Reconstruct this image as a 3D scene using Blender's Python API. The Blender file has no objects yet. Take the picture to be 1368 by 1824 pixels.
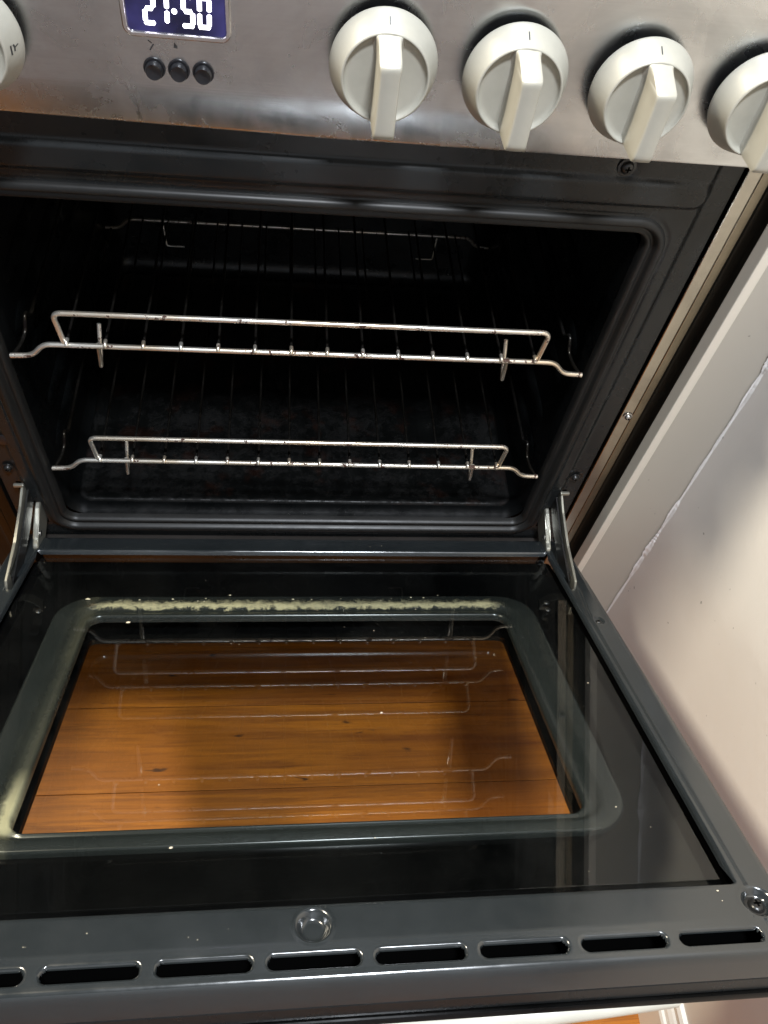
import bpy, bmesh, math, random
from mathutils import Vector, Matrix
random.seed(7)
S = bpy.context.scene
COL = S.collection
PI = math.pi
HZ = 320.0                      # height of the door hinge above the kitchen floor, mm

# ------------------------------------------------------------------ camera, light, exposure
def look_camera():
    cd = bpy.data.cameras.new('camera'); co = bpy.data.objects.new('camera', cd); COL.objects.link(co)
    p, y, r = math.radians(-54.47), math.radians(12.42), math.radians(10.83)
    f = Vector((math.sin(y)*math.cos(p), math.cos(y)*math.cos(p), math.sin(p)))
    rt = Vector((math.cos(y), -math.sin(y), 0)); up = rt.cross(f)
    rt2 = math.cos(r)*rt + math.sin(r)*up; up2 = -math.sin(r)*rt + math.cos(r)*up
    m = Matrix((rt2, up2, -f)).transposed().to_4x4()
    m.translation = Vector((-0.0203, -0.49906, 0.75529 + HZ/1000))
    co.matrix_world = m
    cd.sensor_fit = 'VERTICAL'; cd.sensor_height = 24.0; cd.lens = 24.0*1421.29/1824
    cd.clip_start = 0.01; cd.clip_end = 60
    S.camera = co
look_camera()
w = bpy.data.worlds.new('World'); S.world = w; w.use_nodes = True
w.node_tree.nodes['Background'].inputs[0].default_value = (0.80, 0.86, 0.91, 1)
w.node_tree.nodes['Background'].inputs[1].default_value = 0.14

def area(name, loc, target, size, power, color, size_y=None):
    ld = bpy.data.lights.new(name, 'AREA'); lo = bpy.data.objects.new(name, ld); COL.objects.link(lo)
    ld.energy = power; ld.color = color; ld.size = size
    if size_y: ld.shape = 'RECTANGLE'; ld.size_y = size_y
    lo.location = loc
    lo.rotation_euler = (Vector(target)-Vector(loc)).to_track_quat('-Z', 'Y').to_euler()
    return lo
sd = bpy.data.lights.new('spot_lamp', 'SPOT'); so = bpy.data.objects.new('spot_lamp', sd); COL.objects.link(so)
sd.energy = 172; sd.color = (1.0, 0.89, 0.70); sd.shadow_soft_size = 0.11; sd.spot_size = math.radians(50); sd.spot_blend = 0.55
so.location = (-1.00, 0.12, 1.94)
so.rotation_euler = (Vector((0.16, -0.20, 0.38))-so.location).to_track_quat('-Z', 'Y').to_euler()
area('room_lamp', (0.15, -0.62, 2.15), (0.05, -0.15, 0.5), 0.22, 41, (0.88, 0.93, 1.0), 0.14)
S.view_settings.view_transform = 'Standard'; S.view_settings.look = 'None'
S.view_settings.exposure = 0.0; S.view_settings.gamma = 1.0

# ------------------------------------------------------------------ materials
def mat(name):
    m = bpy.data.materials.new(name); m.use_nodes = True
    nt = m.node_tree; return m, nt, nt.nodes['Principled BSDF']
def N(nt, t, **kw):
    n = nt.nodes.new(t)
    for k, v in kw.items():
        if k.startswith('_'): setattr(n, k[1:], v)
        else: n.inputs[k.replace('__', ' ')].default_value = v
    return n
def coords(nt, scale=(1, 1, 1), loc=(0, 0, 0)):
    tc = nt.nodes.new('ShaderNodeTexCoord'); mp = nt.nodes.new('ShaderNodeMapping')
    mp.inputs['Scale'].default_value = scale; mp.inputs['Location'].default_value = loc
    nt.links.new(tc.outputs['Object'], mp.inputs['Vector']); return mp.outputs['Vector']
def noise(nt, vec, scale, detail=4, rough=.55, dist=0.0):
    n = N(nt, 'ShaderNodeTexNoise', Scale=scale, Detail=detail, Roughness=rough, Distortion=dist)
    nt.links.new(vec, n.inputs['Vector']); return n.outputs['Fac']
def ramp(nt, fac, stops, interp='LINEAR'):
    r = nt.nodes.new('ShaderNodeValToRGB'); cr = r.color_ramp; cr.interpolation = interp
    while len(cr.elements) < len(stops): cr.elements.new(0.5)
    for e, (p, c) in zip(cr.elements, stops):
        e.position = p; e.color = (c, c, c, 1) if isinstance(c, (int, float)) else (*c, 1)
    nt.links.new(fac, r.inputs['Fac']); return r.outputs['Color']
def mixc(nt, fac, a, b, mode='MIX'):
    m = nt.nodes.new('ShaderNodeMix'); m.data_type = 'RGBA'; m.blend_type = mode
    for s, v in ((0, fac), (6, a), (7, b)):
        if hasattr(v, 'links'): nt.links.new(v, m.inputs[s])
        else: m.inputs[s].default_value = v if s == 0 else (*v, 1)
    return m.outputs[2]
def math_(nt, op, a, b=None, clamp=False):
    m = nt.nodes.new('ShaderNodeMath'); m.operation = op; m.use_clamp = clamp
    for s, v in ((0, a), (1, b)):
        if v is None: continue
        if hasattr(v, 'links'): nt.links.new(v, m.inputs[s])
        else: m.inputs[s].default_value = v
    return m.outputs[0]
def bump(nt, bs, h, strength, dist=0.001):
    b = N(nt, 'ShaderNodeBump', Strength=strength, Distance=dist)
    nt.links.new(h, b.inputs['Height']); nt.links.new(b.outputs[0], bs.inputs['Normal'])

def m_enamel(name, base, r0, r1, peel=.12, spec=.5, ior=1.5):
    m, nt, b = mat(name); v = coords(nt)
    n1 = noise(nt, v, 9, 5, .6); n2 = noise(nt, v, 60, 4, .6); n3 = noise(nt, v, 240, 2)
    nt.links.new(mixc(nt, ramp(nt, n1, [(.35, 0.0), (.7, 1.0)]), base, tuple(c*1.25+.002 for c in base)), b.inputs['Base Color'])
    nt.links.new(ramp(nt, mixc(nt, .4, n1, n2), [(.35, r0), (.65, r1)]), b.inputs['Roughness'])
    bump(nt, b, n3, peel, .0004)
    b.inputs['IOR'].default_value = ior; b.inputs['Specular IOR Level'].default_value = spec
    return m
M = {}
M['enamel'] = m_enamel('dark grey enamel', (.0085, .0096, .0100), .20, .36, .08, .38)
M['enamel_door'] = m_enamel('slate grey door enamel', (.0145, .0175, .0188), .12, .27, .05, .5, 1.85)
M['cavity'] = m_enamel('speckled black oven enamel', (.0012, .0015, .0016), .22, .40, .25, .26)
M['black'] = m_enamel('black glass print', (.0012, .0013, .0014), .05, .09, .0, .3)
M['seal'] = m_enamel('rolled lip enamel', (.010, .0098, .0092), .34, .46, .1, .3)
M['rubber'] = m_enamel('gap blocker rubber', (.018, .015, .013), .35, .5, .2)

def m_grime():
    m, nt, b = mat('oven floor enamel with burnt crumbs'); v = coords(nt)
    g = ramp(nt, mixc(nt, .5, noise(nt, v, 16, 5, .7, .6), noise(nt, v, 95, 4, .7)), [(.46, 0.0), (.60, 1.0)])
    rust = ramp(nt, noise(nt, v, 30, 3, .6), [(.55, 0.0), (.66, 1.0)])
    c = mixc(nt, g, (.0026, .0029, .0028), (.0010, .0010, .0009))
    nt.links.new(mixc(nt, math_(nt, 'MULTIPLY', rust, .5), c, (.012, .004, .002)), b.inputs['Base Color'])
    nt.links.new(ramp(nt, g, [(0, .35), (1, .8)]), b.inputs['Roughness']); b.inputs['Specular IOR Level'].default_value = .22
    bump(nt, b, g, .3, .001); return m
M['grime'] = m_grime()
def m_ring():
    m, nt, b = mat('grey green enamel with limescale'); v = coords(nt)
    geo = nt.nodes.new('ShaderNodeNewGeometry'); sp = nt.nodes.new('ShaderNodeSeparateXYZ')
    nt.links.new(geo.outputs['Position'], sp.inputs[0])
    # distance along the door from the hinge, in metres
    L = math_(nt, 'MULTIPLY', sp.outputs['Y'], -1/ math.sin(math.radians(62.04)))
    n1 = noise(nt, v, 90, 6, .7, .4); n2 = noise(nt, v, 14, 5, .6); n3 = noise(nt, v, 420, 5, .7)
    wob = math_(nt, 'ADD', L, math_(nt, 'MULTIPLY', math_(nt, 'SUBTRACT', n1, .5), .022))
    band = ramp(nt, wob, [(.1295, 0.0), (.1355, .55), (.141, 1.0), (.1445, 1.0), (.1470, 0.0)])
    xm = math_(nt, 'ABSOLUTE', sp.outputs['X'])
    inx = ramp(nt, xm, [(.188, 1.0), (.215, 0.0)])
    n4 = noise(nt, v, 800, 4, .75)
    grit = math_(nt, 'ADD', math_(nt, 'MULTIPLY', math_(nt, 'SUBTRACT', n4, .5), 1.9), math_(nt, 'MULTIPLY', math_(nt, 'SUBTRACT', noise(nt, v, 160, 4, .6), .5), .8))
    dirt = ramp(nt, math_(nt, 'ADD', math_(nt, 'MULTIPLY', band, inx), grit), [(.42, 0.0), (1.35, 1.0)])
    dirt = math_(nt, 'MULTIPLY', dirt, math_(nt, 'MULTIPLY', ramp(nt, band, [(0.02, 0.0), (.12, 1.0)]), inx), True)
    # faint film on the left side and a thick crust in the near left corner
    xs = sp.outputs['X']
    lx = math_(nt, 'ADD', math_(nt, 'ADD', math_(nt, 'MULTIPLY', xs, -1), -.006), math_(nt, 'MULTIPLY', math_(nt, 'SUBTRACT', n1, .5), .014))
    film = math_(nt, 'MULTIPLY', ramp(nt, lx, [(.186, 0.0), (.193, .10), (.202, .045), (.210, 0.0)]), ramp(nt, n2, [(.35, .3), (.6, 1.0)]))
    crust = math_(nt, 'MULTIPLY', ramp(nt, lx, [(.1885, 0.0), (.1925, 1.0), (.2005, 1.0), (.204, 0.0)]), ramp(nt, L, [(.345, 0.0), (.385, 1.0), (.405, 1.0), (.412, 0.0)]))
    allp = math_(nt, 'MAXIMUM', math_(nt, 'MAXIMUM', dirt, film), crust, True)
    base = mixc(nt, n2, (.010, .0120, .0118), (.016, .0185, .0178))
    rust = ramp(nt, noise(nt, v, 32, 4, .6), [(.60, 0.0), (.68, 1.0)])
    col = mixc(nt, math_(nt, 'MULTIPLY', rust, math_(nt, 'MULTIPLY', band, .55)), base, (.16, .07, .025))
    nt.links.new(mixc(nt, allp, col, (.33, .30, .185)), b.inputs['Base Color'])
    nt.links.new(ramp(nt, allp, [(0, .22), (.6, .8)]), b.inputs['Roughness'])
    bump(nt, b, allp, .6, .0012)
    return m
M['ring'] = m_ring()

def m_steel(name, base, r0, r1, aniso=.6, along=(3, 60, 700), streak=.10):
    m, nt, b = mat(name)
    v = coords(nt, along); v2 = coords(nt)
    n1 = noise(nt, v, 1.0, 6, .7); n2 = noise(nt, coords(nt, (1.0, 1.0, 2.2)), 6, 5, .6, 1.6); n3 = noise(nt, coords(nt, (1, 1, .45)), 34, 5, .6, 1.2)
    b.inputs['Metallic'].default_value = 1.0
    smear = ramp(nt, n2, [(.38, 0.0), (.66, 1.0)])
    c = mixc(nt, smear, base, tuple(x*.78 for x in base))
    c = mixc(nt, ramp(nt, n1, [(.3, 0.0), (.7, streak)]), c, (.35, .33, .31))
    nt.links.new(c, b.inputs['Base Color'])
    nt.links.new(ramp(nt, mixc(nt, .45, n2, n3), [(.30, r0), (.70, r1)]), b.inputs['Roughness'])
    b.inputs['Anisotropic'].default_value = aniso
    bump(nt, b, n1, .05, .0002)
    return m
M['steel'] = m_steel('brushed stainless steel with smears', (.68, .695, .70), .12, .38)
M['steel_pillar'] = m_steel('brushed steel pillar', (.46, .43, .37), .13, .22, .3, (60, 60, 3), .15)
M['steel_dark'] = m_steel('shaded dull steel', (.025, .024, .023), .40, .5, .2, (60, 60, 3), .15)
M['steel_mid'] = m_steel('brown reflecting steel flange', (.26, .225, .165), .18, .28, .2, (60, 60, 3), .15)  # brown reflection put into the flange's base colour
M['steel_gloss'] = m_steel('dark reflecting glossy steel', (.085, .078, .066), .20, .30, .2, (60, 60, 3), .15)  # dark reflection put into the steel's base colour
M['bezel'] = m_steel('polished bezel', (.82, .80, .80), .18, .26, .0)

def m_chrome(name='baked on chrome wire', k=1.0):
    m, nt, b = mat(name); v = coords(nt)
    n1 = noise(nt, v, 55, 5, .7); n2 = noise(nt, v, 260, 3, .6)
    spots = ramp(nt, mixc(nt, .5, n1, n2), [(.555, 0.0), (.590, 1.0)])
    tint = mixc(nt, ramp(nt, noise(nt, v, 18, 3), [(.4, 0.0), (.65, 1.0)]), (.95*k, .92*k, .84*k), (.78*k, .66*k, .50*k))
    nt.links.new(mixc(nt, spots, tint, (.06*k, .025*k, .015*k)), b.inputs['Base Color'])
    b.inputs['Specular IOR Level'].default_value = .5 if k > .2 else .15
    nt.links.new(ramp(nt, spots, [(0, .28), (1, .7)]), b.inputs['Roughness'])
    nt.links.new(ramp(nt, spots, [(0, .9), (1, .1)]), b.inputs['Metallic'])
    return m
M['chrome'] = m_chrome(); M['wire_shaded'] = m_chrome('shaded wire', .045); M['wire_half_shaded'] = m_chrome('half shaded wire', .45)  # darker copies put the cavity's shade into the wire colour
def m_zinc():
    m, nt, b = mat('yellow zinc hinge steel'); v = coords(nt)
    nt.links.new(mixc(nt, noise(nt, v, 60, 4), (.46, .45, .38), (.26, .255, .22)), b.inputs['Base Color'])
    b.inputs['Metallic'].default_value = .8; b.inputs['Roughness'].default_value = .36
    return m
M['zinc'] = m_zinc()
def m_knob():
    m, nt, b = mat('pale silver knob plastic'); v = coords(nt)
    n = noise(nt, v, 30, 4, .6)
    nt.links.new(mixc(nt, ramp(nt, n, [(.4, 0.0), (.7, 1.0)]), (.40, .388, .335), (.345, .335, .285)), b.inputs['Base Color'])
    b.inputs['Metallic'].default_value = .12; b.inputs['Roughness'].default_value = .42
    bump(nt, b, noise(nt, v, 900, 2), .08, .0002)
    return m
M['knob'] = m_knob()
def m_plain(name, c, r=.5, metal=0.0):
    m, nt, b = mat(name); v = coords(nt); n = noise(nt, v, 40, 3)
    nt.links.new(mixc(nt, n, tuple(x*.85 for x in c), tuple(min(1, x*1.1) for x in c)), b.inputs['Base Color'])
    b.inputs['Roughness'].default_value = r; b.inputs['Metallic'].default_value = metal
    return m
M['ink'] = m_plain('grey print', (.03, .03, .03), .5)
M['button'] = m_plain('black push button plastic', (.012, .012, .014), .3)
M['handle'] = m_plain('cream door handle', (.72, .70, .60), .35)
M['crumb'] = m_plain('pale dry crumb', (.55, .48, .36), .8)
M['gapdark'] = m_plain('dark void', (.0015, .0015, .0015), 1.0)  # near-black colour stands in for shade inside gaps and recesses
M['gapdark'].node_tree.nodes['Principled BSDF'].inputs['Specular IOR Level'].default_value = 0.0
M['screw'] = m_plain('blackened screw steel', (.05, .05, .05), .3, .8)
M['screw_bright'] = m_plain('bright screw steel', (.55, .53, .50), .25, .95)
def m_emit(name, c, s):
    m, nt, b = mat(name); b.inputs['Base Color'].default_value = (*c, 1)
    b.inputs['Emission Color'].default_value = (*c, 1); b.inputs['Emission Strength'].default_value = s
    return m
M['digit'] = m_emit('lit display segment', (.90, .88, 1.0), 5.0)
def m_screen():
    m, nt, b = mat('display window'); v = coords(nt)
    n = noise(nt, v, 25, 3)
    c = mixc(nt, ramp(nt, n, [(.35, 0.0), (.7, 1.0)]), (.006, .006, .022), (.035, .032, .13))
    nt.links.new(c, b.inputs['Base Color']); nt.links.new(c, b.inputs['Emission Color'])
    b.inputs['Emission Strength'].default_value = .8; b.inputs['Roughness'].default_value = .12
    return m
M['screen'] = m_screen()
def m_glass(name, tint, refl):
    m = bpy.data.materials.new(name); m.use_nodes = True; nt = m.node_tree; nt.nodes.clear()
    out = nt.nodes.new('ShaderNodeOutputMaterial'); mx = nt.nodes.new('ShaderNodeMixShader')
    tr = nt.nodes.new('ShaderNodeBsdfTransparent'); tr.inputs[0].default_value = (*tint, 1)
    gl = nt.nodes.new('ShaderNodeBsdfGlossy'); gl.inputs['Roughness'].default_value = 0.012
    gl.inputs[0].default_value = (1, 1, 1, 1)
    lw = nt.nodes.new('ShaderNodeLayerWeight'); lw.inputs['Blend'].default_value = refl
    geo = nt.nodes.new('ShaderNodeNewGeometry')
    front = math_(nt, 'SUBTRACT', 1.0, geo.outputs['Backfacing'])
    nt.links.new(math_(nt, 'MULTIPLY', lw.outputs['Fresnel'], front), mx.inputs[0]); nt.links.new(tr.outputs[0], mx.inputs[1]); nt.links.new(gl.outputs[0], mx.inputs[2])
    # a thin greasy film scatters a little light
    df = nt.nodes.new('ShaderNodeBsdfDiffuse'); df.inputs[0].default_value = (.5, .5, .46, 1)
    mx2 = nt.nodes.new('ShaderNodeMixShader'); v = coords(nt)
    nt.links.new(ramp(nt, noise(nt, v, 11, 6, .65, .6), [(.42, 0.0), (.75, .0025)]), mx2.inputs[0])
    nt.links.new(mx.outputs[0], mx2.inputs[1]); nt.links.new(df.outputs[0], mx2.inputs[2])
    nt.links.new(mx2.outputs[0], out.inputs[0]); return m
M['glass'] = m_glass('greasy clear inner glass', (.94, .955, .945), .36)
M['glass_out'] = m_glass('smoked outer glass', (.95, .93, .88), .36)
def m_wood(name, vertical=False):
    m, nt, b = mat(name)
    oi = nt.nodes.new('ShaderNodeObjectInfo')
    tc = nt.nodes.new('ShaderNodeTexCoord')
    ad = nt.nodes.new('ShaderNodeVectorMath'); ad.operation = 'ADD'
    cb = nt.nodes.new('ShaderNodeCombineXYZ'); nt.links.new(math_(nt, 'MULTIPLY', oi.outputs['Random'], 37.0), cb.inputs[0])
    nt.links.new(math_(nt, 'MULTIPLY', oi.outputs['Random'], 11.0), cb.inputs[1])
    nt.links.new(tc.outputs['Object'], ad.inputs[0]); nt.links.new(cb.outputs[0], ad.inputs[1])
    def mp(sc):
        q = nt.nodes.new('ShaderNodeMapping'); q.inputs['Scale'].default_value = sc
        nt.links.new(ad.outputs[0], q.inputs['Vector']); return q.outputs['Vector']
    n1 = noise(nt, mp((1.6, 26, 1)), 1.0, 6, .65, 1.2)
    n2 = noise(nt, mp((7, 190, 9)), 1.0, 6, .75, .5)
    n3 = noise(nt, mp((3, 12, 1)), 1.0, 3, .5)
    c = mixc(nt, ramp(nt, n1, [(.30, 0.0), (.72, 1.0)]), (.22, .064, .006), (.60, .215, .014))
    c = mixc(nt, ramp(nt, n2, [(.46, 0.0), (.70, .7)]), c, (.10, .024, .004))
    c = mixc(nt, ramp(nt, n3, [(.40, 0.0), (.7, .5)]), c, (.27, .080, .010))
    knots = ramp(nt, noise(nt, mp((14, 55, 1)), 1.0, 3, .5, .5), [(.69, 0.0), (.74, .9)])
    c = mixc(nt, knots, c, (.045, .014, .006))
    nt.links.new(c, b.inputs['Base Color'])
    b.inputs['Roughness'].default_value = .5; b.inputs['Specular IOR Level'].default_value = .25
    bump(nt, b, n2, .25, .0004); return m
M['wood'] = m_wood('orange varnished floorboard')
def m_wall(name, c, r=.75, k=.35):
    m, nt, b = mat(name); v = coords(nt)
    n1 = noise(nt, v, 6, 4, .6); n2 = noise(nt, v, 45, 5, .6); n3 = noise(nt, v, 150, 3, .6)
    sp = ramp(nt, noise(nt, v, 120, 1), [(.785, 0.0), (.80, .8)])
    cc = mixc(nt, n1, tuple(x*.95 for x in c), c)
    nt.links.new(mixc(nt, sp, cc, tuple(x*.45 for x in c)), b.inputs['Base Color'])
    b.inputs['Roughness'].default_value = r
    bump(nt, b, mixc(nt, .3, n2, n3), k, .0015); return m
M['wall'] = m_wall('painted plaster wall', (.80, .78, .755), .75, .22)
M['far_wall'] = m_wall('pale grey wall', (.60, .61, .62))
M['panel'] = m_wall('beige painted board', (.44, .41, .355), .5, .03)
M['panel_edge'] = m_wall('beige painted board edge', (.70, .65, .56), .5, .03)
M['white_paint'] = m_wall('white gloss skirting paint', (.80, .78, .74), .3, .06)
M['filler'] = m_wall('bright filler plaster', (.82, .81, .80), .8, .6)

# ------------------------------------------------------------------ mesh helpers (all coordinates in mm, hinge axis at z = 0)
WORLD = {}                                                       # world origin of each parent, metres
def put(name, verts, faces, m, parent=None, smooth=False, sharp=None):
    org = WORLD.get(parent.name, Vector((0, 0, 0))) if parent else Vector((0, 0, 0))
    me = bpy.data.meshes.new(name)
    me.from_pydata([(x/1000-org.x, y/1000-org.y, (z+HZ)/1000-org.z) for x, y, z in verts], [], faces)
    me.validate(); me.update()
    bm = bmesh.new(); bm.from_mesh(me); bmesh.ops.recalc_face_normals(bm, faces=bm.faces); bm.to_mesh(me); bm.free()
    if m: me.materials.append(M[m] if isinstance(m, str) else m)
    if smooth:
        me.polygons.foreach_set('use_smooth', [True]*len(me.polygons))
        if sharp: me.set_sharp_from_angle(angle=math.radians(sharp))
    o = bpy.data.objects.new(name, me); COL.objects.link(o)
    if parent: o.parent = parent
    WORLD[o.name] = Vector(org)
    return o
def empty(name, loc, parent=None):
    o = bpy.data.objects.new(name, None); COL.objects.link(o); o.empty_display_size = .05
    wl = Vector((loc[0]/1000, loc[1]/1000, (loc[2]+HZ)/1000))
    if parent: o.parent = parent; o.location = wl - WORLD[parent.name]
    else: o.location = wl
    WORLD[o.name] = wl; return o
def tag(o, label=None, cat=None, group=None, kind=None):
    for k, v in (('label', label), ('category', cat), ('group', group), ('kind', kind)):
        if v: o[k] = v
    return o
class MB:
    def __init__(s): s.v = []; s.f = []
    def add(s, v, f):
        n = len(s.v); s.v += [tuple(p) for p in v]; s.f += [tuple(i+n for i in q) for q in f]; return s
    def box(s, a, b, bev=0.0, fn=None):
        bm = bmesh.new(); bmesh.ops.create_cube(bm, size=1)
        c = [(a[i]+b[i])/2 for i in range(3)]; d = [abs(b[i]-a[i]) for i in range(3)]
        for v in bm.verts: v.co = Vector((c[0]+v.co.x*d[0], c[1]+v.co.y*d[1], c[2]+v.co.z*d[2]))
        if bev: bmesh.ops.bevel(bm, geom=bm.edges[:], offset=bev, segments=2, affect='EDGES', profile=.6)
        bm.verts.index_update()
        vs = [tuple(v.co) for v in bm.verts]
        if fn: vs = [fn(*p) for p in vs]
        s.add(vs, [[v.index for v in f.verts] for f in bm.faces]); bm.free(); return s
    def tube(s, pts, r, seg=8, caps=True):
        P = [Vector(p) for p in pts]; n = len(P)
        T = [(P[min(i+1, n-1)]-P[max(i-1, 0)]).normalized() for i in range(n)]
        u = T[0].orthogonal().normalized(); rings = []
        for i in range(n):
            u = (u - T[i]*u.dot(T[i])).normalized(); v = T[i].cross(u)
            rings.append([P[i]+(u*math.cos(2*PI*k/seg)+v*math.sin(2*PI*k/seg))*r for k in range(seg)])
        V = [p for rr in rings for p in rr]
        F = [(i*seg+k, i*seg+(k+1) % seg, (i+1)*seg+(k+1) % seg, (i+1)*seg+k) for i in range(n-1) for k in range(seg)]
        if caps: F += [tuple(range(seg))[::-1], tuple((n-1)*seg+k for k in range(seg))]
        return s.add(V, F)
    def lathe(s, prof, fn, seg=40, cap=True):                      # prof: (radius, height); fn maps (a, b, h)
        V = []; F = []
        for r, h in prof:
            for k in range(seg):
                V.append(fn(r*math.cos(2*PI*k/seg), r*math.sin(2*PI*k/seg), h))
        for i in range(len(prof)-1):
            for k in range(seg): F.append((i*seg+k, i*seg+(k+1) % seg, (i+1)*seg+(k+1) % seg, (i+1)*seg+k))
        if cap: F.append(tuple((len(prof)-1)*seg+k for k in range(seg)))
        return s.add(V, F)
    def put(s, name, m, parent=None, smooth=False, sharp=None): return put(name, s.v, s.f, m, parent, smooth, sharp)
def fillet(pts, r, n=5):
    P = [Vector(p) for p in pts]; out = [P[0]]
    for i in range(1, len(P)-1):
        a = (P[i-1]-P[i]); b = (P[i+1]-P[i]); q = min(r, a.length*.48, b.length*.48)
        A = P[i]+a.normalized()*q; B = P[i]+b.normalized()*q
        for k in range(n+1):
            t = k/n; out.append(A*(1-t)**2 + P[i]*2*t*(1-t) + B*t*t)
    out.append(P[-1]); return out
def rr_pts(x0, x1, y0, y1, r, seg=10, ns=1):                      # rounded rectangle, constant point count
    pts = []
    for cx, cy, a0 in ((x1-r, y1-r, 0), (x0+r, y1-r, 90), (x0+r, y0+r, 180), (x1-r, y0+r, 270)):
        for k in range(seg+1):
            a = math.radians(a0+90*k/seg); pts.append((cx+r*math.cos(a), cy+r*math.sin(a)))
    return pts
def loops(rings, close=False):
    n = len(rings[0]); V = [p for r in rings for p in r]
    F = [(i*n+k, i*n+(k+1) % n, (i+1)*n+(k+1) % n, (i+1)*n+k) for i in range(len(rings)-1) for k in range(n)]
    if close: F.append(tuple((len(rings)-1)*n+k for k in range(n)))
    return V, F
def sdrr(x, y, x0, x1, y0, y1, r):
    qx = abs(x-(x0+x1)/2)-(x1-x0)/2+r; qy = abs(y-(y0+y1)/2)-(y1-y0)/2+r
    return math.hypot(max(qx, 0), max(qy, 0))+min(max(qx, qy), 0)-r
def sm(a, b, x):
    t = max(0, min(1, (x-a)/(b-a))); return t*t*(3-2*t)
def grid(xs, ys, h, keep, fn):
    idx = {}; V = []; F = []
    for j, y in enumerate(ys):
        for i, x in enumerate(xs):
            idx[i, j] = len(V); V.append(fn(x, y, h(x, y)))
    for j in range(len(ys)-1):
        for i in range(len(xs)-1):
            if keep((xs[i]+xs[i+1])/2, (ys[j]+ys[j+1])/2):
                F.append((idx[i, j], idx[i+1, j], idx[i+1, j+1], idx[i, j+1]))
    used = sorted({k for f in F for k in f}); mp = {k: n for n, k in enumerate(used)}
    return [V[k] for k in used], [tuple(mp[k] for k in f) for f in F]
def lin(a, b, step):
    n = max(1, round((b-a)/step)); return [a+(b-a)*k/n for k in range(n+1)]
def uniq(l):
    l = sorted(l); o = [l[0]]
    for x in l[1:]:
        if x-o[-1] > 1e-3: o.append(x)
    return o
TH = math.radians(62.04); DN = 3.84
def DP(x, L, n):                                                  # door coordinates to the room
    n += DN; return (x, -L*math.sin(TH)+n*math.cos(TH), L*math.cos(TH)+n*math.sin(TH))

# ------------------------------------------------------------------ the room: floor, wall, boards
fl = MB().box((-2200, -3000, -HZ-30), (900, 600, -HZ-8)).put('floor', 'wood'); tag(fl, kind='structure')
row = 0; yb = -79.7 + 114*3
plank_meshes = {}
while yb > -2300:
    x = -900 - (row*370) % 640
    while x < 520:
        ln = 1240 if row in (2, 3, 4) else 760
        if row in (2, 3, 4): x0 = -520 - row*37
        else: x0 = x
        if x0 >= 520: break
        MB().box((x0+.3, yb-114+.6, -HZ-8), (x0+ln-.3, yb, -HZ-(.2 if row % 2 else 0)), .5).put('plank', 'wood', fl)
        x = x0+ln
        if row in (2, 3, 4): break
    yb -= 114; row += 1

V = [(x, -1350, z) for z in (-HZ, 2100) for x in (-2200, 440)]
o = put('opposite_wall', V, [(0, 1, 3, 2)], 'far_wall'); tag(o, kind='structure')  # unseen wall, added for reflections and bounced light
YB = -18.0                                                          # plane of the filler board
def wall_x(z): return 398.6 + (300-z)*.033                            # the old wall leans out a little
WX = [(z, wall_x(z)) for z in lin(-HZ, 900, 40)]
V = []; F = []
ysw = lin(-2400, YB, 40)
for j, (z, xw) in enumerate(WX):
    for i, y in enumerate(ysw):
        b = 2.2*math.sin(z*.013+y*.004)*math.sin(y*.011+1.0)
        V.append((xw+b*min(1, (YB-y)/60), y, z))
n = len(ysw)
F = [(j*n+i, j*n+i+1, (j+1)*n+i+1, (j+1)*n+i) for j in range(len(WX)-1) for i in range(n-1)]
wall = put('wall', V, F, 'wall', None, True); tag(wall, kind='structure')
# ragged filler bead up the corner where the plaster meets the board
mb = MB(); P = []
for z in lin(-200, 620, 2.2):
    P.append((z, random.random()))
def bead(z0, z1, wmax, dep):
    zs = lin(z0, z1, 1.8); V = []; nz = len(zs)
    ph = random.random()*9
    for z in zs:
        t = (z-z0)/(z1-z0); e = math.sin(PI*t)**.5
        a = wmax*e*(.45+.35*math.sin(z*.07+ph)+.3*random.random()); d = dep*e*(.6+.6*random.random())
        xw = wall_x(z)
        V += [(xw-a-1, YB-.2, z), (xw-a*.6, YB-d, z), (xw-1.2-d*.3, YB-d-a*.3, z), (xw+.8, YB-a*1.3-2, z)]
    F = [(i*4+k, i*4+k+1, (i+1)*4+k+1, (i+1)*4+k) for i in range(nz-1) for k in range(3)]
    mb.add(V, F)
bead(-190, -70, 1.2, .6); bead(-82, -10, 3.0, 1.0); bead(-22, 40, 4.6, 1.5); bead(30, 96, 3.0, 1.2); bead(88, 190, 1.3, .6); bead(180, 300, 2.4, .8); bead(285, 330, 4.4, 1.6); bead(322, 430, 2.2, .8); bead(410, 620, 1.5, .6)
mb.put('plaster_bead', 'filler', wall, True, 50)
# skirting board along the wall foot
prof = [(32, 0), (32, 62), (29, 66), (24, 68), (22, 74), (17, 80), (13, 83), (11, 92), (7, 97), (0, 99)]
V = []
for y in (-2400, YB-2):
    for d, z in prof: V.append((wall_x(-HZ)-d*.5-(0 if z < 90 else 2), y, -HZ+z))
    V.append((wall_x(-HZ)+6, y, -HZ+99)); V.append((wall_x(-HZ)+6, y, -HZ))
n = len(prof)+2
F = [(k, (k+1) % n, n+(k+1) % n, n+k) for k in range(n)] + [tuple(range(n)), tuple(range(n, 2*n))]
sk = put('skirting_board', V, F, 'white_paint'); tag(sk, 'white moulded skirting board along the foot of the right wall', 'skirting board')
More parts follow.
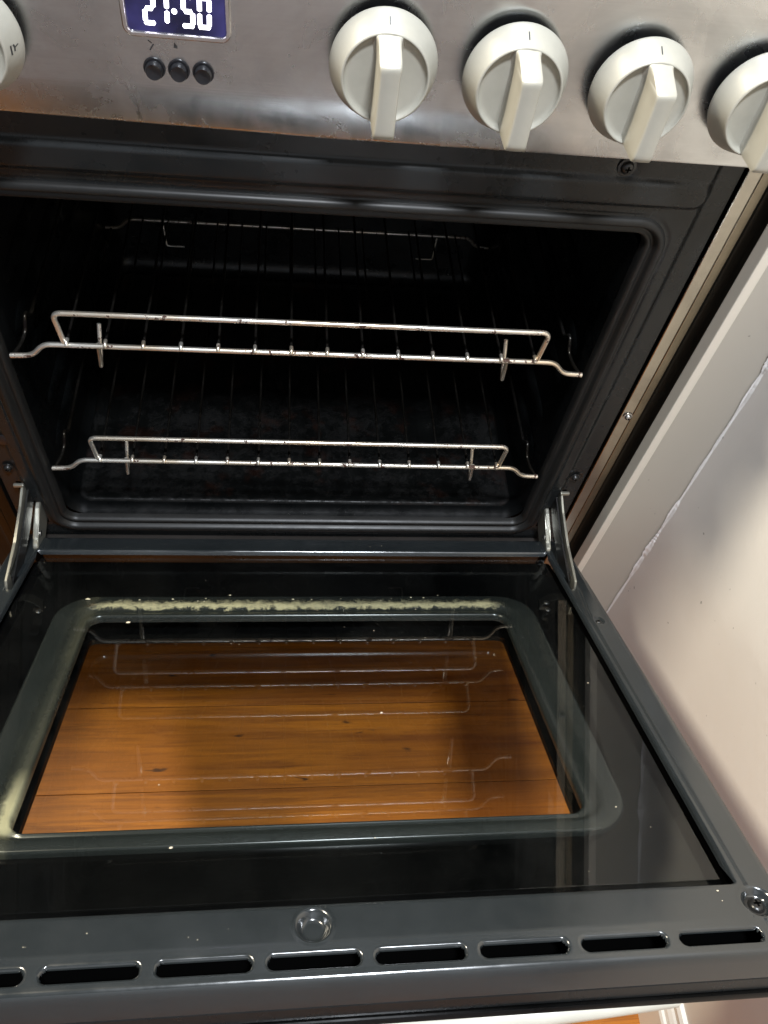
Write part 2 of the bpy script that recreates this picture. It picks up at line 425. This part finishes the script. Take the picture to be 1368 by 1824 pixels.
# narrow beige board that fills the gap between cooker and wall
root = empty('filler_board', (370, -10, -HZ)); tag(root, 'tall narrow beige board filling the gap between cooker and wall', 'board')
V = []
zs = lin(-HZ, 900, 120)
for z in zs: V += [(342.5, YB+1, z), (wall_x(z)+8, YB+1, z), (wall_x(z)+8, YB+14, z), (342.5, YB+14, z)]
F = [(i*4+k, i*4+(k+1) % 4, (i+1)*4+(k+1) % 4, (i+1)*4+k) for i in range(len(zs)-1) for k in range(4)]+[(0, 1, 2, 3), tuple(len(V)-4+k for k in range(4))]
put('panel', V, F, 'panel', root)
MB().box((333.4, YB-2.5, -HZ), (342.2, YB+13, 900), 1.2).put('edge_strip', 'panel_edge', root)

cb = empty('added_cupboard', (-640, 250, -HZ)); tag(cb, 'added beige base cupboard close against the left side of the cooker', 'cupboard')  # added for its effect on reflections and bounced light
MB().box((-930, 8, -HZ+100), (-352, 560, 590), 1).put('carcass', 'panel', cb)
MB().box((-925, -12, -HZ+105), (-357, 7.5, 585), 2).put('door', 'panel', cb)
MB().box((-930, 30, -HZ), (-352, 50, -HZ+99)).put('plinth', 'panel', cb)

# ------------------------------------------------------------------ the cooker
ck = empty('cooker', (0, 200, -HZ))
tag(ck, 'stainless steel cooker with its black oven door hanging half open', 'cooker')
# body shell behind the front, top slab and lower front
b = MB()
b.box((-346, 440, -HZ+60), (346, 560, 678)); b.box((-346, 20, -HZ+60), (-300, 440, 678)); b.box((300, 20, -HZ+60), (346, 440, 678))
b.box((-300, 20, 480), (300, 440, 678))
b.put('body', 'enamel', ck)
MB().box((-296, 6, -HZ+70), (296, 20, -30), 2).put('lower_panel', 'enamel', ck)
for s in (-1, 1):
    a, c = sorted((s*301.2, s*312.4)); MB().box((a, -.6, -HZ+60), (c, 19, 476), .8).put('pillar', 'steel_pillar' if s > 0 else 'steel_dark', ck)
    a, c = sorted((s*312.9, s*346.5)); 
    mbp = MB()
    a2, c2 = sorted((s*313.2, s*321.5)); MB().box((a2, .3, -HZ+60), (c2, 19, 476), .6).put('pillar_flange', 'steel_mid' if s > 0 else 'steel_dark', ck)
    # folded outer return: narrow lip, then a shallow hollow face
    pr = [(322, 19), (322, 3), (324, 4), (326, 4.5), (330, 4.5), (345.5, 4.5), (346.6, 5.5), (346.6, 19)]
    V = [(s*x, y, z) for z in (-HZ+60, 476) for x, y in pr]; n = len(pr)
    F = [(k, (k+1) % n, n+(k+1) % n, n+k) for k in range(n)]+[tuple(range(n)), tuple(range(n, 2*n))]
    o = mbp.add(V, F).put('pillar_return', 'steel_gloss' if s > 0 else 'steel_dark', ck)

# front frame: pressed sheet, raised pill, fallen outer flange
def hf(x, z):
    h = 0.0
    sp = sdrr(x, z, -283, 283, 430, 454.5, 12); h += 3.6*(1-sm(-5.5, .3, sp))
    h -= 3.0*sm(277, 284, abs(x))
    sp = sdrr(x, z, -265.5, 265.5, 3, 421.5, 27); h -= .7*math.exp(-((sp-2.0)/1.3)**2)
    for cx, cz, r in ((213, 460.3, 8), (-213, 460.3, 8), (288, 105.6, 7), (-288, 105.6, 7)):
        d = math.hypot(x-cx, z-cz); h -= .8*(1-sm(r*.75, r*1.3, d))
    return h
def slot_keep(x, z):
    if sdrr(x, z, -262, 262, 6, 418, 24) < 0: return False
    if 279.5 < abs(x) < 287 and 52 < z < 82: return False           # hinge slots
    if 269 < abs(x) < 278 and 14 < z < 52: return False
    return True
xs = uniq(lin(-299.5, -255, 1.5)+lin(-255, 255, 6)+lin(255, 299.5, 1.5)+[s*v for s in (-1, 1) for v in (279.5, 287, 269, 278)]+[205+1.4*k for k in range(12)]+[-205-1.4*k for k in range(12)])
zs = uniq(lin(-20, 30, 2)+lin(30, 92, 3)+lin(92, 119, 1.5)+lin(119, 395, 12)+lin(395, 425, 1.6)+lin(425, 459, 1.0)+lin(459, 484, 1.4)+[14, 52, 82])
V, F = grid(xs, zs, hf, slot_keep, lambda x, z, h: (x, -h, z))
frame = put('front_frame', V, F, 'enamel', ck, True, 60)
# rolled lip and oven cavity, one loft of rounded rectangles
def rrz(o, y, r0=27): return [(a, y, c) for a, c in rr_pts(-265.5-o, 265.5+o, 3-o, 421.5+o, max(4, r0+o), 12)]
prof = [(.8, 1.2), (.2, -1.6), (-1.2, -3.4), (-3.4, -4.2), (-5.4, -3.6), (-6.8, -1.6), (-7.6, 1.4), (-8.8, 2.2), (-10.2, 1.0), (-12.0, .4), (-13.6, 1.6), (-14.6, 5), (-15.2, 9)]
V, F = loops([rrz(o, y) for o, y in prof]); put('rolled_lip', V, F, 'seal', ck, True)
prof = [(-15.2, 9), (-16.2, 13), (-17.6, 17), (-18.0, 24), (-16.5, 30), (-15.4, 60), (-15.4, 200), (-15.8, 395), (-22, 412), (-34, 418)]
V, F = loops([rrz(o, y, 36) for o, y in prof], True); cav = put('oven_cavity', V, F, 'cavity', ck, True, 50)
# cavity floor tray with a raised front edge, and pressed rails on the side walls
V, F = loops([[(x, y, z) for x, y in rr_pts(-240-o, 240+o, 26-o, 400+o, 12+max(0, o), 8)] for o, z in ((3, 19), (2, 22.6), (0, 23.6), (-3, 23.4), (-6, 21), (-10, 20.2))], True)
put('floor_tray', V, F, 'grime', cav, True, 60)
for s in (-1, 1):
    for zc, y0, y1, hh, dd in ((252, 30, 380, 11, 7), (296, 46, 380, 9, 7), (98, 30, 380, 11, 7), (142, 46, 380, 9, 7), (205, 40, 380, 9, 5)):
        V = []; ny = 40
        for k in range(ny+1):
            t = k/ny; y = y0+(y1-y0)*t; e = min(1, t*12, (1-t)*12); e = math.sin(e*PI/2)
            wv = .72+.28*math.cos(t*PI*10)
            for q in range(9):
                a = PI*q/8; V.append((s*(250.5-dd*math.sin(a)*e*wv), y, zc-math.cos(a)*hh*(.35+.65*e)))
        F = [(k*9+q, k*9+q+1, (k+1)*9+q+1, (k+1)*9+q) for k in range(ny) for q in range(8)]
        put('side_rail', V, F, 'cavity', cav, True)
# fan cover plate on the back wall
V, F = loops([[(x, y, z) for x, z in rr_pts(-130-o, 150+o, 190-o, 330+o, 20, 8)] for o, y in ((6, 415), (4, 409), (0, 407), (-8, 407))], True)
put('back_plate', V, F, 'cavity', cav, True, 50)

def screw_head(x, z, y, m, parent, r=5.6, fn=None):
    fn = fn or (lambda a, b_, h: (x+a, y-h, z+b_))
    s_ = MB().lathe([(r*1.45, 0), (r*1.42, .7), (r*1.05, .9), (r, 1.4), (r*.96, 2.2), (r*.80, 3.2), (r*.5, 3.8), (r*.34, 3.9)], fn, 28)
    o = s_.put('screw', m, parent, True, 40)
    c = MB()
    for dx, dy in ((r*.48, r*.13), (r*.13, r*.48)):
        c.add([fn(a, b_, 4.05) for a, b_ in ((-dx, -dy), (dx, -dy), (dx, dy), (-dx, dy))], [(0, 1, 2, 3)])
    c.put('cross_slot', 'gapdark', parent if parent.parent is not None and parent.parent.parent is not None else o)
    return o
screw_head(213, 460.3, .5, 'screw', ck, 4.6); screw_head(-213, 460.3, .5, 'screw', ck, 4.6)
screw_head(288, 105.6, 2, 'screw', ck, 3.8); screw_head(-288, 105.6, 2, 'screw', ck, 3.8)
screw_head(308, 207.4, -1, 'screw_bright', ck, 3.2)
MB().lathe([(7, 0), (7, .8), (6.4, 1.1)], lambda a, b_, h: (-281+a, 1.2-h, 148.6+b_), 28).put('plug', 'button', ck, True, 40)

MB().box((-296, -14.5, -22), (296, -1.5, -7), 1.5).put('gap_blocker', 'rubber', ck)  # added strip that blocks light and reflections under the frame

# control fascia: folded steel sheet
V = []; pr = [(0.6, 472.6), (-11.2, 472.7), (-12.3, 473.1), (-12.8, 473.8), (-13, 475), (-13, 500), (-13, 676), (-9, 680), (60, 680)]
xf = lin(-346.5, 332.5, 11)
for x in xf:
    for y, z in pr: V.append((x, y, z+(max(0, -x)*.016 if z < 490 else 0)))
n = len(pr); F = [(i*n+k, i*n+k+1, (i+1)*n+k+1, (i+1)*n+k) for i in range(len(xf)-1) for k in range(n-1)]
V2 = [(x, y, z) for x in (-346.5, 332.5) for y, z in pr+[(60, 472)]]; n2 = len(pr)+1
F2 = [tuple(range(n2)), tuple(range(n2, 2*n2))]
fas = MB().add(V, F).add(V2, F2).put('control_fascia', 'steel', ck, True, 35)

# display with bezel and glowing digits
def FP(x, z, d): return (-20.3+(x+20.3)*1.0146, -13-d, z-4.0)
V, F = loops([[FP(a, c, d) for a, c in rr_pts(-110.6-o, -53.2+o, 531.6-o, 565+o, 5+o, 6)] for o, d in ((1.0, -.2), (.8, 1.4), (.0, 2.2), (-1.6, 2.2), (-2.2, 1.4), (-2.4, .3))])
bez = put('display', V, F, 'bezel', ck, True, 40)
V, F = loops([[FP(a, c, .6) for a, c in rr_pts(-108.6, -55.2, 533.6, 563, 3, 6)]], True)
put('display_window', V, [tuple(range(len(V)))], 'screen', bez)
SEG = {'2': 'abged', '1': 'bc', '5': 'afgcd', '0': 'abcdef'}
def digit(ch, x0, z0, w_, h_, t=2.5):
    mb = MB(); hz = h_/2
    def hexb(a, b_, horiz):
        if horiz: pts = [(a[0]+t*.3, a[1]-t/2), (b_[0]-t*.3, a[1]-t/2), (b_[0], a[1]), (b_[0]-t*.3, a[1]+t/2), (a[0]+t*.3, a[1]+t/2), (a[0], a[1])]
        else: pts = [(a[0]-t/2, a[1]+t*.3), (a[0], a[1]), (a[0]+t/2, a[1]+t*.3), (a[0]+t/2, b_[1]-t*.3), (a[0], b_[1]), (a[0]-t/2, b_[1]-t*.3)]
        mb.add([FP(p[0]+(p[1]-z0)*.05, p[1], .9) for p in pts], [(0, 1, 2, 3, 4, 5)])
    g = .35
    if 'd' in SEG[ch]: hexb((x0-t*.35, z0), (x0+w_+t*.35, z0), True)
    if 'g' in SEG[ch]: hexb((x0, z0+hz), (x0+w_, z0+hz), True)
    if 'a' in SEG[ch]: hexb((x0, z0+h_), (x0+w_, z0+h_), True)
    if 'e' in SEG[ch]: hexb((x0, z0+g), (x0, z0+hz-g), False)
    if 'f' in SEG[ch]: hexb((x0, z0+hz+g), (x0, z0+h_-g), False)
    if 'c' in SEG[ch]: hexb((x0+w_, z0+g), (x0+w_, z0+hz-g), False)
    if 'b' in SEG[ch]: hexb((x0+w_, z0+hz+g), (x0+w_, z0+h_-g), False)
    mb.put('digit', 'digit', bez)
digit('2', -98.6, 538.4, 4.6, 15.0); digit('1', -91.5, 538.4, 4.6, 15.0)
digit('5', -78.0, 538.4, 4.9, 15.0); digit('0', -69.4, 538.4, 5.2, 15.0)
MB().lathe([(1.5, .9)], lambda a, b_, h: FP(-82.6+a, 545.4+b_, h), 16).put('separator_dot', 'digit', bez)
# three recessed push buttons
for x, z in ((-97.0, 513.2), (-83.2, 513.2), (-69.4, 512.8)):
    bt = MB().lathe([(6.3, .1), (6.1, .9), (5.3, 1.0), (4.9, .2)], lambda a, b_, h: FP(x+a, z+b_, h), 30, False).put('push_button', 'button', ck, True, 50)
    MB().lathe([(5.0, .15), (4.8, 4.6), (4.4, 5.6), (3.6, 5.4), (0.2, 4.9)], lambda a, b_, h: FP(x+a, z+b_, h), 30).put('button_cap', 'button', bt, True, 50)

put('panel_mark', [FP(a, c, .12) for a, c in ((-98.6, 523.4), (-97.9, 523.0), (-95.6, 526.6), (-96.2, 526.9))], [(0, 1, 2, 3)], 'ink', ck)
put('panel_mark', [FP(a, c, .12) for a, c in ((-98.9, 528.4), (-96.9, 526.9), (-96.7, 527.4), (-98.7, 528.9))], [(0, 1, 2, 3)], 'ink', ck)
put('panel_mark', [FP(a, c, .12) for a, c in ((-85.0, 525.6), (-82.9, 525.2), (-82.8, 526.3), (-84.3, 528.6))], [(0, 1, 2, 3)], 'ink', ck)
# rotary knobs
def make_knob(x, z, glyph=False):
    k = empty('knob', (x, -20, z), ck)
    def fn(a, b_, h): return (x+a, -20-h, z+b_)
    MB().lathe([(9.0, -7.2), (9.0, -.2), (29.2, .2), (29.6, .6)], fn, 48, False).put('collar', 'button', k, True, 40)
    MB().lathe([(29.6, .6), (31.4, .9), (31.8, 2.2), (31.3, 4.2), (29.8, 8.0), (27.2, 14.0), (26.2, 16.4), (25.7, 17.7), (25.0, 18.4), (24.3, 18.3), (23.8, 17.3), (23.6, 16.6)], fn, 72, False).put('skirt', 'knob', k, True, 60)
    # the face: a shallow dish with a rounded rim
    MB().lathe([(23.7, 17.0), (23.2, 16.4), (22.2, 15.9), (20.5, 15.7), (10, 15.6), (.3, 15.6)], fn, 72).put('face', 'knob', k, True, 60)
    # the grip: a tall bar whose root flares out at the top
    V = []; bs = [-23.6, -23.2, -22.4, -21.4] + lin(-20, 14, 2.0) + [15.6, 16.8, 17.8, 18.6, 19.6, 20.8, 22.0, 23.0, 23.9, 24.6]
    for b_ in bs:
        if b_ <= -20: e = (b_+23.8)/3.8; top = 40.6-1.7*(1-math.sin(min(1, max(0, e))*PI/2)); 
        elif b_ < 15: top = 40.6
        else: top = 40.6-.55*sm(15, 18.6, b_)*1.2-max(0, b_-17.6)*3.25
        top = max(top, 17.9)
        half = 5.9+.25*sm(-5, -23, b_)+.3*sm(10, 18, b_)
        fl_ = 1.2+3.4*sm(13, 24.6, b_)
        if b_ < -21: fl_ = .5
        lo = 15.3; hh = max(.6, top-lo)
        cs = [(half+fl_+1.2, lo), (half+fl_*.55+.6, lo+min(hh*.3, .9)), (half+fl_*.25+.35, lo+min(hh*.5, 2.4)), (half+.35, lo+min(hh*.7, 6.0)), (half, lo+max(hh-1.6, hh*.8)), (half-.45, top-.45), (half-1.3, top)]
        row_ = [(-a, h) for a, h in cs]+[(0, top+.12)]+[(a, h) for a, h in reversed(cs)]
        V += [fn(a, min(b_, math.sqrt(max(0, 24.7**2-a*a))) if b_ > 0 else b_, h) for a, h in row_]
    n_ = 15; F = [(i*n_+q, i*n_+q+1, (i+1)*n_+q+1, (i+1)*n_+q) for i in range(len(bs)-1) for q in range(n_-1)]
    F += [tuple(range(n_)), tuple(len(V)-n_+q for q in range(n_))]
    mb = MB().add(V, F)
    mb.put('grip', 'knob', k, True, 42)
    def skirt_h(r): return 8.0+(29.8-r)*(6.0/2.6)+.35
    def mark(pts_, name='marker'):
        vs = []
        for a, b_ in pts_:
            r = math.hypot(a, b_); vs.append(fn(a, b_, skirt_h(r)))
        put(name, vs, [tuple(range(len(vs)))], 'ink', k)
    if not glyph: mark([(-.35, 27.5), (.35, 27.5), (.35, 29.7), (-.35, 29.7)])
    else:
        def stroke(a0, b0, a1, b1, w_=.55):
            d = Vector((a1-a0, b1-b0)).normalized(); p = Vector((-d.y, d.x))*w_/2
            mark([(a0-p.x, b0-p.y), (a1-p.x, b1-p.y), (a1+p.x, b1+p.y), (a0+p.x, b0+p.y)], 'symbol')
        stroke(27.3, -3.4, 27.5, 1.4); stroke(28.5, -2.4, 28.7, -.4); stroke(28.7, -.4, 28.4, 1.2); stroke(28.7, -.6, 30.0, .2)
        stroke(19.6, 20.1, 20.8, 19.0); stroke(20.8, 19.0, 20.4, 17.8)
    return k
k0 = make_knob(34.5, 525.5)
def copy_tree(o, parent, off):
    c = o.copy(); COL.objects.link(c); c.parent = parent
    c.location = o.location + Vector(off)
    for ch in list(o.children):
        copy_tree(ch, c, (0, 0, 0))
    return c
kn = [k0]
for x, z in ((113.5, 524.0), (192.5, 522.5), (271.5, 521.0)):
    kn.append(copy_tree(k0, ck, ((x-34.5)/1000, 0, (z-525.5)/1000)))
kg = make_knob(-197.5, 524.0, True)
kh = copy_tree(k0, ck, ((-276.5-34.5)/1000, 0, 0))

# ------------------------------------------------------------------ the oven door
SL = [(k*61.07, 509.3) for k in range(-4, 5)]
DIM = [(0, 488.8), (278.65, 488.8), (-278.65, 488.8)]
def base_n(L):
    pr = [(499.5, 0), (501.5, -.25), (504, -.5), (515, -1.8), (518, -2.4), (519.6, -3.8), (520.4, -7.2), (520.7, -10), (520.8, -26)]
    if L <= pr[0][0]: return 0
    for (a, p), (b_, q) in zip(pr, pr[1:]):
        if L <= b_: return p+(q-p)*(L-a)/(b_-a)
    return pr[-1][1]
def hd(x, L):
    h = base_n(L); ax = abs(x)
    sd = sdrr(x, L, -270.5, 270.5, 52.5, 474, 3)
    if sd < 3: h -= 4.5*(1-sm(0, .9, sd))+.8*(1-sm(.5, 2.6, sd))
    if ax > 293: h -= .9*sm(293, 296.5, ax)+3*sm(296.5, 297.8, ax)+20*sm(297.8, 298, ax)
    if L < 27: h -= 2.4*(1-sm(22, 27, L))
    if L > 495:
        for cx, cy in SL:
            s_ = sdrr(x, L, cx-26.5, cx+26.5, cy-4.3, cy+4.3, 4.2)
            if s_ < 2.4: h -= .35*(1-sm(-.2, 1.8, s_))+2.2*(1-sm(-.55, .15, s_))
    for cx, cy in DIM:
        d = math.hypot(x-cx, L-cy)
        if d < 13: h -= 5.2*(1-sm(6.2, 10.8, d)); h += .35*math.exp(-((d-11.5)/1.0)**2)
    # raised pad edge beside the hinge
    if ax > 271:
        xl = 281.5-4.5*sm(128, 180, L)
        h += .7*sm(-1.2, 1.2, ax-xl)*sm(104, 112, L)
        d = math.hypot(ax-283.5, L-184); h -= 1.2*(1-sm(3, 5, d))
    return h
def keep_d(x, L):
    if abs(x) < 270.5 and 52.5 < L < 474: return False
    if 274 < abs(x) < 281 and 104 < L < 127: return False
    for cx, cy in SL:
        if sdrr(x, L, cx-26.5, cx+26.5, cy-4.3, cy+4.3, 4.2) < -.5: return False
    return True
ex = [298, 297.9, 297.7, 297.2, 296.5, 295.5, 294.3, 293]
xs = uniq([-v for v in ex]+ex+lin(-293, -262, 1.4)+lin(262, 293, 1.4)+lin(-262, 262, .8)+[s*v for s in (-1, 1) for v in (270.5, 270.9, 271.4, 272.2, 273.2, 274, 281)])
Ls = uniq([22, 22.6, 23.6, 25, 27, 30, 36, 42, 48, 49.8, 50.8, 51.5, 52, 52.5]+lin(52.5, 100, 8)+lin(100, 195, 2.4)+lin(195, 474, 16)+[104, 127, 474, 474.4, 474.9, 475.7, 476.8]+lin(476.8, 500, 1.1)+lin(500, 519, .7)+[519.6, 520.1, 520.4, 520.6, 520.7, 520.8])
V, F = grid(xs, Ls, hd, keep_d, lambda x, L, h: DP(x, L, h))
door = put('oven_door', V, F, 'enamel_door', ck, True, 75)
# walls of the near end below the fold, sides
mb = MB()
def dbox(a, b_, bev=0): return MB().box(a, b_, bev, lambda x, y, z: DP(x, y, z))
dbox((-297.4, 516.4, -38), (297.4, 520.6, -27), .8).put('end_ledge', 'enamel', door)
dbox((-297.6, 26, -37), (-294.6, 516, -4)).put('side_wall', 'enamel', door)
dbox((294.6, 26, -37), (297.6, 516, -4)).put('side_wall', 'enamel', door)
dbox((-294, 477, -36), (294, 480, -5)).put('inner_wall', 'gapdark', door)
dbox((-294, 480.2, -30), (294, 518.5, -22)).put('slot_shade', 'gapdark', door)  # black plate added to stand in for the shade inside the slots
# black inner plate around the window ring
outer = rr_pts(-232, 232, 120, 420, 36, 12); inner = rr_pts(-198.5, 198.5, 153, 402, 12, 12)
ext = rr_pts(-276, 276, 50, 477, 3, 12)
def lerp(t, A=outer, B=inner): return [(a[0]+(b_[0]-a[0])*t, a[1]+(b_[1]-a[1])*t) for a, b_ in zip(A, B)]
V, F = loops([[DP(x, L, n) for x, L in P] for P, n in ((ext, -15.5), (lerp(.8, ext, outer), -16.0), (outer, -16.2), (lerp(.1), -16.6))])
put('inner_plate', V, F, 'black', door, True, 50)
ringp = [(0, -16.3), (.02, -13.5), (.06, -11.6), (.13, -11.1), (.40, -10.6), (.50, -10.2), (.55, -10.4), (.60, -11.4), (.66, -13.6), (.74, -14.2), (.82, -14.2), (.88, -12.9), (.93, -12.6), (.97, -13.4), (1.0, -16.0), (1.0, -20)]
V, F = loops([[DP(x, L, n) for x, L in lerp(t)] for t, n in ringp])
put('window_ring', V, F, 'ring', door, True, 80)
# inner glass and outer glass with printed border
dbox((-266.8, 56.2, -9.0), (266.8, 466.4, -7.0), .4).put('inner_glass', 'glass', door)
HO = (-200.5, 200.5, 154, 400)
V, F = loops([[DP(x, L, n) for x, L in P] for P, n in (
    (rr_pts(*HO, 7, 8), -38.5), (rr_pts(-298, 298, 24, 522.5, 4, 8), -38.5),
    (rr_pts(-298.6, 298.6, 23.4, 523, 4, 8), -39.5), (rr_pts(-298.6, 298.6, 23.4, 523, 4, 8), -42.9), (rr_pts(-298, 298, 24, 522.4, 4, 8), -43.9), (rr_pts(*HO, 7, 8), -43.9), (rr_pts(*HO, 7, 8), -38.5))])
put('outer_glass_border', V, F, 'black', door, True, 30)
V, F = loops([[DP(x, L, n) for x, L in rr_pts(-200.3, 200.3, 154.2, 399.8, 7, 8)] for n in (-38.9, -43.5)], True)
F.append(tuple(range(len(V)//2))[::-1])
put('outer_glass', V, F, 'glass_out', door)
# curved cream handle on the outer face
V = []; xs = lin(-232, 232, 12); sec = [(math.cos(2*PI*k/16), math.sin(2*PI*k/16)) for k in range(16)]
for x in xs:
    nc = -80+14*(x/205)**2
    for a, b_ in sec:
        V.append(DP(x, 501+11.5*math.copysign(abs(a)**.7, a), nc+8*math.copysign(abs(b_)**.7, b_)))
F = [(i*16+k, i*16+(k+1) % 16, (i+1)*16+(k+1) % 16, (i+1)*16+k) for i in range(len(xs)-1) for k in range(16)]+[tuple(range(16)), tuple(len(V)-16+k for k in range(16))]
hb = MB().add(V, F)
for s in (-1, 1): hb.box((s*218-9, 492, -66), (s*218+9, 510, -38.6), 1.5, lambda x, y, z: DP(x, y, z))
hb.put('handle', 'handle', door, True, 50)
# screws on the door
for cx in (278.65, -278.65):
    screw_head(0, 0, 0, 'screw_bright' if False else 'screw', door, 5.0, lambda a, b_, h, cx=cx: DP(cx+a, 488.8+b_, -5.2+h))
for cx in (283.5, -283.5):
    screw_head(0, 0, 0, 'screw', door, 2.6, lambda a, b_, h, cx=cx: DP(cx+a, 184+b_, -1.2+h*.5))
# rivets that show faintly through the glass
for cx, L in ((248, 141), (-248, 141), (250, 128), (-226, 152)):
    MB().lathe([(3.0, 0), (2.6, .9), (1.4, 1.4)], lambda a, b_, h: DP(cx+a, L+b_, -15.8+h), 16).put('rivet', 'screw', door, True, 50)

# hinges: the hooked arm and the thick lower link on each side
def plate(name, pts, x, t, m, parent, bev=.5):
    n = len(pts); V = [(x-t/2, y, z) for y, z in pts]+[(x+t/2, y, z) for y, z in pts]
    F = [tuple(range(n)), tuple(range(n, 2*n))]+[(k, (k+1) % n, n+(k+1) % n, n+k) for k in range(n)]
    bm = bmesh.new(); vs = [bm.verts.new(v) for v in V]
    for f in F: bm.faces.new([vs[i] for i in f])
    bmesh.ops.bevel(bm, geom=bm.edges[:], offset=bev, segments=1, affect='EDGES')
    bm.verts.index_update()
    V = [tuple(v.co) for v in bm.verts]; F = [[v.index for v in f.verts] for f in bm.faces]; bm.free()
    return put(name, V, F, m, parent)
def dpt(L, n): p = DP(0, L, n); return (p[1], p[2])
for s in (-1, 1):
    a1 = dpt(124, -8); a2 = dpt(121, 6); a3 = dpt(112, 8); a4 = dpt(106, -8)
    arm = plate('hinge_arm', [(10, 82), (-4, 80), (-22, 73), (-60, 66), a2, a1, a4, a3, (-60, 55), (-20, 62), (-4, 67), (10, 68)], s*280.2, 2.6, 'zinc', ck)
    plate('hinge_link', [(8, 50), (-6, 46), (-20, 38), (-32, 30), dpt(48, 3), dpt(50, -4), dpt(36, -6), (-20, 10), (-8, 14), (8, 20)], s*273.4, 5.5, 'zinc', ck, 1.2)
    plate('hinge_plate', [(8, 74), (-10, 70), (-40, 62), (-80, 58), dpt(112, 1), dpt(112, -10), (-70, 40), (-30, 44), (8, 54)], s*277.0, 1.6, 'screw', ck, .3)
    MB().tube([(s*276, -24, 28), (s*270, -24, 28)], 3.2, 14).put('hinge_pin', 'screw_bright', ck, True, 40)
    MB().box((s*283-5, -4, 80), (s*283+5, -.5, 84), 1).put('hinge_catch', 'zinc', ck)

# ------------------------------------------------------------------ the two wire racks
WXS = [-198.5+30.54*k for k in range(14)]
def make_rack(zc, label, yfix=3.7):
    r = empty('oven_rack', (0, 195, zc)); tag(r, label, 'oven rack', 'wire racks in the oven')
    y0, y1 = yfix, 388
    bar = fillet([(-247, y0, zc-14), (-229, y0, zc-13), (-218, y0, zc), (218, y0, zc), (229, y0, zc-13), (247, y0, zc-14)], 7)
    fb = MB().tube(bar, 2.3, 10)
    for x in WXS: fb.tube([(x, y0-2.9, zc+2.4), (x, y0-2.3, zc+3.6), (x, y0-.5, zc+4.2), (x, y0+3, zc+4.2)], 1.7, 8)
    fb.put('front_bar', 'chrome', r, True, 60)
    bar = fillet([(-247, y1, zc-14), (-229, y1, zc-13), (-218, y1, zc), (218, y1, zc), (229, y1, zc-13), (247, y1, zc-14)], 7)
    MB().tube(bar, 2.3, 10).put('back_bar', 'wire_half_shaded', r, True, 60)
    g = fillet([(-201, y0+1.0, zc+1), (-203.5, y0-1, zc+35), (203.5, y0-1, zc+35), (201, y0+1.0, zc+1)], 8, 7)
    MB().tube(g, 2.3, 10).put('guard_rail', 'chrome', r, True, 60)
    for s in (-1, 1):
        p = fillet([(s*245.5, y0, zc-14), (s*241, 16, zc-13), (s*239.5, 30, zc-12), (s*238, 35, zc+1), (s*238, 40, zc+1), (s*238, 47, zc-9), (s*238, 322, zc-6), (s*238, 330, zc+3), (s*238, 338, zc+3), (s*239, 346, zc-12), (s*240, y1, zc-14)], 5, 4)
        MB().tube(p, 1.7, 8).put('side_wire', 'wire_shaded', r, True, 60)
        p = fillet([(s*175, y0+3, zc-1), (s*179, y0+10, zc-35), (s*177, y0+26, zc+1)], 4, 4)
        MB().tube(p, 1.9, 8).put('leg', 'chrome', r, True, 60)
        p = fillet([(s*175, y1-3, zc-1), (s*172, y1-12, zc-28), (s*150, y1-12, zc-28)], 3, 3)
        MB().tube(p, 1.2, 8).put('leg', 'wire_half_shaded', r, True, 60)
    first = None
    for x in WXS:
        if first is None:
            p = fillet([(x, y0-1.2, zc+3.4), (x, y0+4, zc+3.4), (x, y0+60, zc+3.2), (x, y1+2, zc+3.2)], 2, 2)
            first = MB().tube(p, 1.25, 7).put('wire', 'wire_shaded', r, True, 60)
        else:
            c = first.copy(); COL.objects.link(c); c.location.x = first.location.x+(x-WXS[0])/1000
    return r
make_rack(269.7, 'upper chrome wire rack, the wider looking one near the top of the open oven')
make_rack(117.4, 'lower chrome wire rack sitting just above the oven floor')

# ------------------------------------------------------------------ crumbs and flecks lying on the open door
def flecks():
    rnd = random.Random(3); mb = MB()
    spots = [(-205, 128, -10.2, 2.2), (-90, 424, -6.6, 1.6), (-160, 172, -6.6, 1.8), (60, 300, -6.6, 1.2), (256, 480, .4, .9)]
    for _ in range(14): spots.append((rnd.uniform(-180, 180), rnd.uniform(121, 132), -10.4, rnd.uniform(.5, 1.3)))
    for _ in range(16): spots.append((rnd.uniform(-255, 255), rnd.uniform(70, 460), -6.7, rnd.uniform(.25, .7)))
    for _ in range(14): spots.append((rnd.uniform(-290, 290), rnd.choice((rnd.uniform(477, 497), rnd.uniform(24, 50))), .3, rnd.uniform(.2, .55)))
    for x, L, n, r in spots:
        k = 6; a0 = rnd.uniform(0, 6)
        rim = [(x+r*rnd.uniform(.6, 1.4)*math.cos(a0+q*PI/3), L+r*rnd.uniform(.4, 1.0)*math.sin(a0+q*PI/3)) for q in range(k)]
        V = [DP(a, b_, n) for a, b_ in rim]+[DP(x, L, n+r*.6)]
        mb.add(V, [(q, (q+1) % k, k) for q in range(k)])
    o = mb.put('crumbs', 'crumb', door, False); o['kind'] = 'stuff'
flecks()
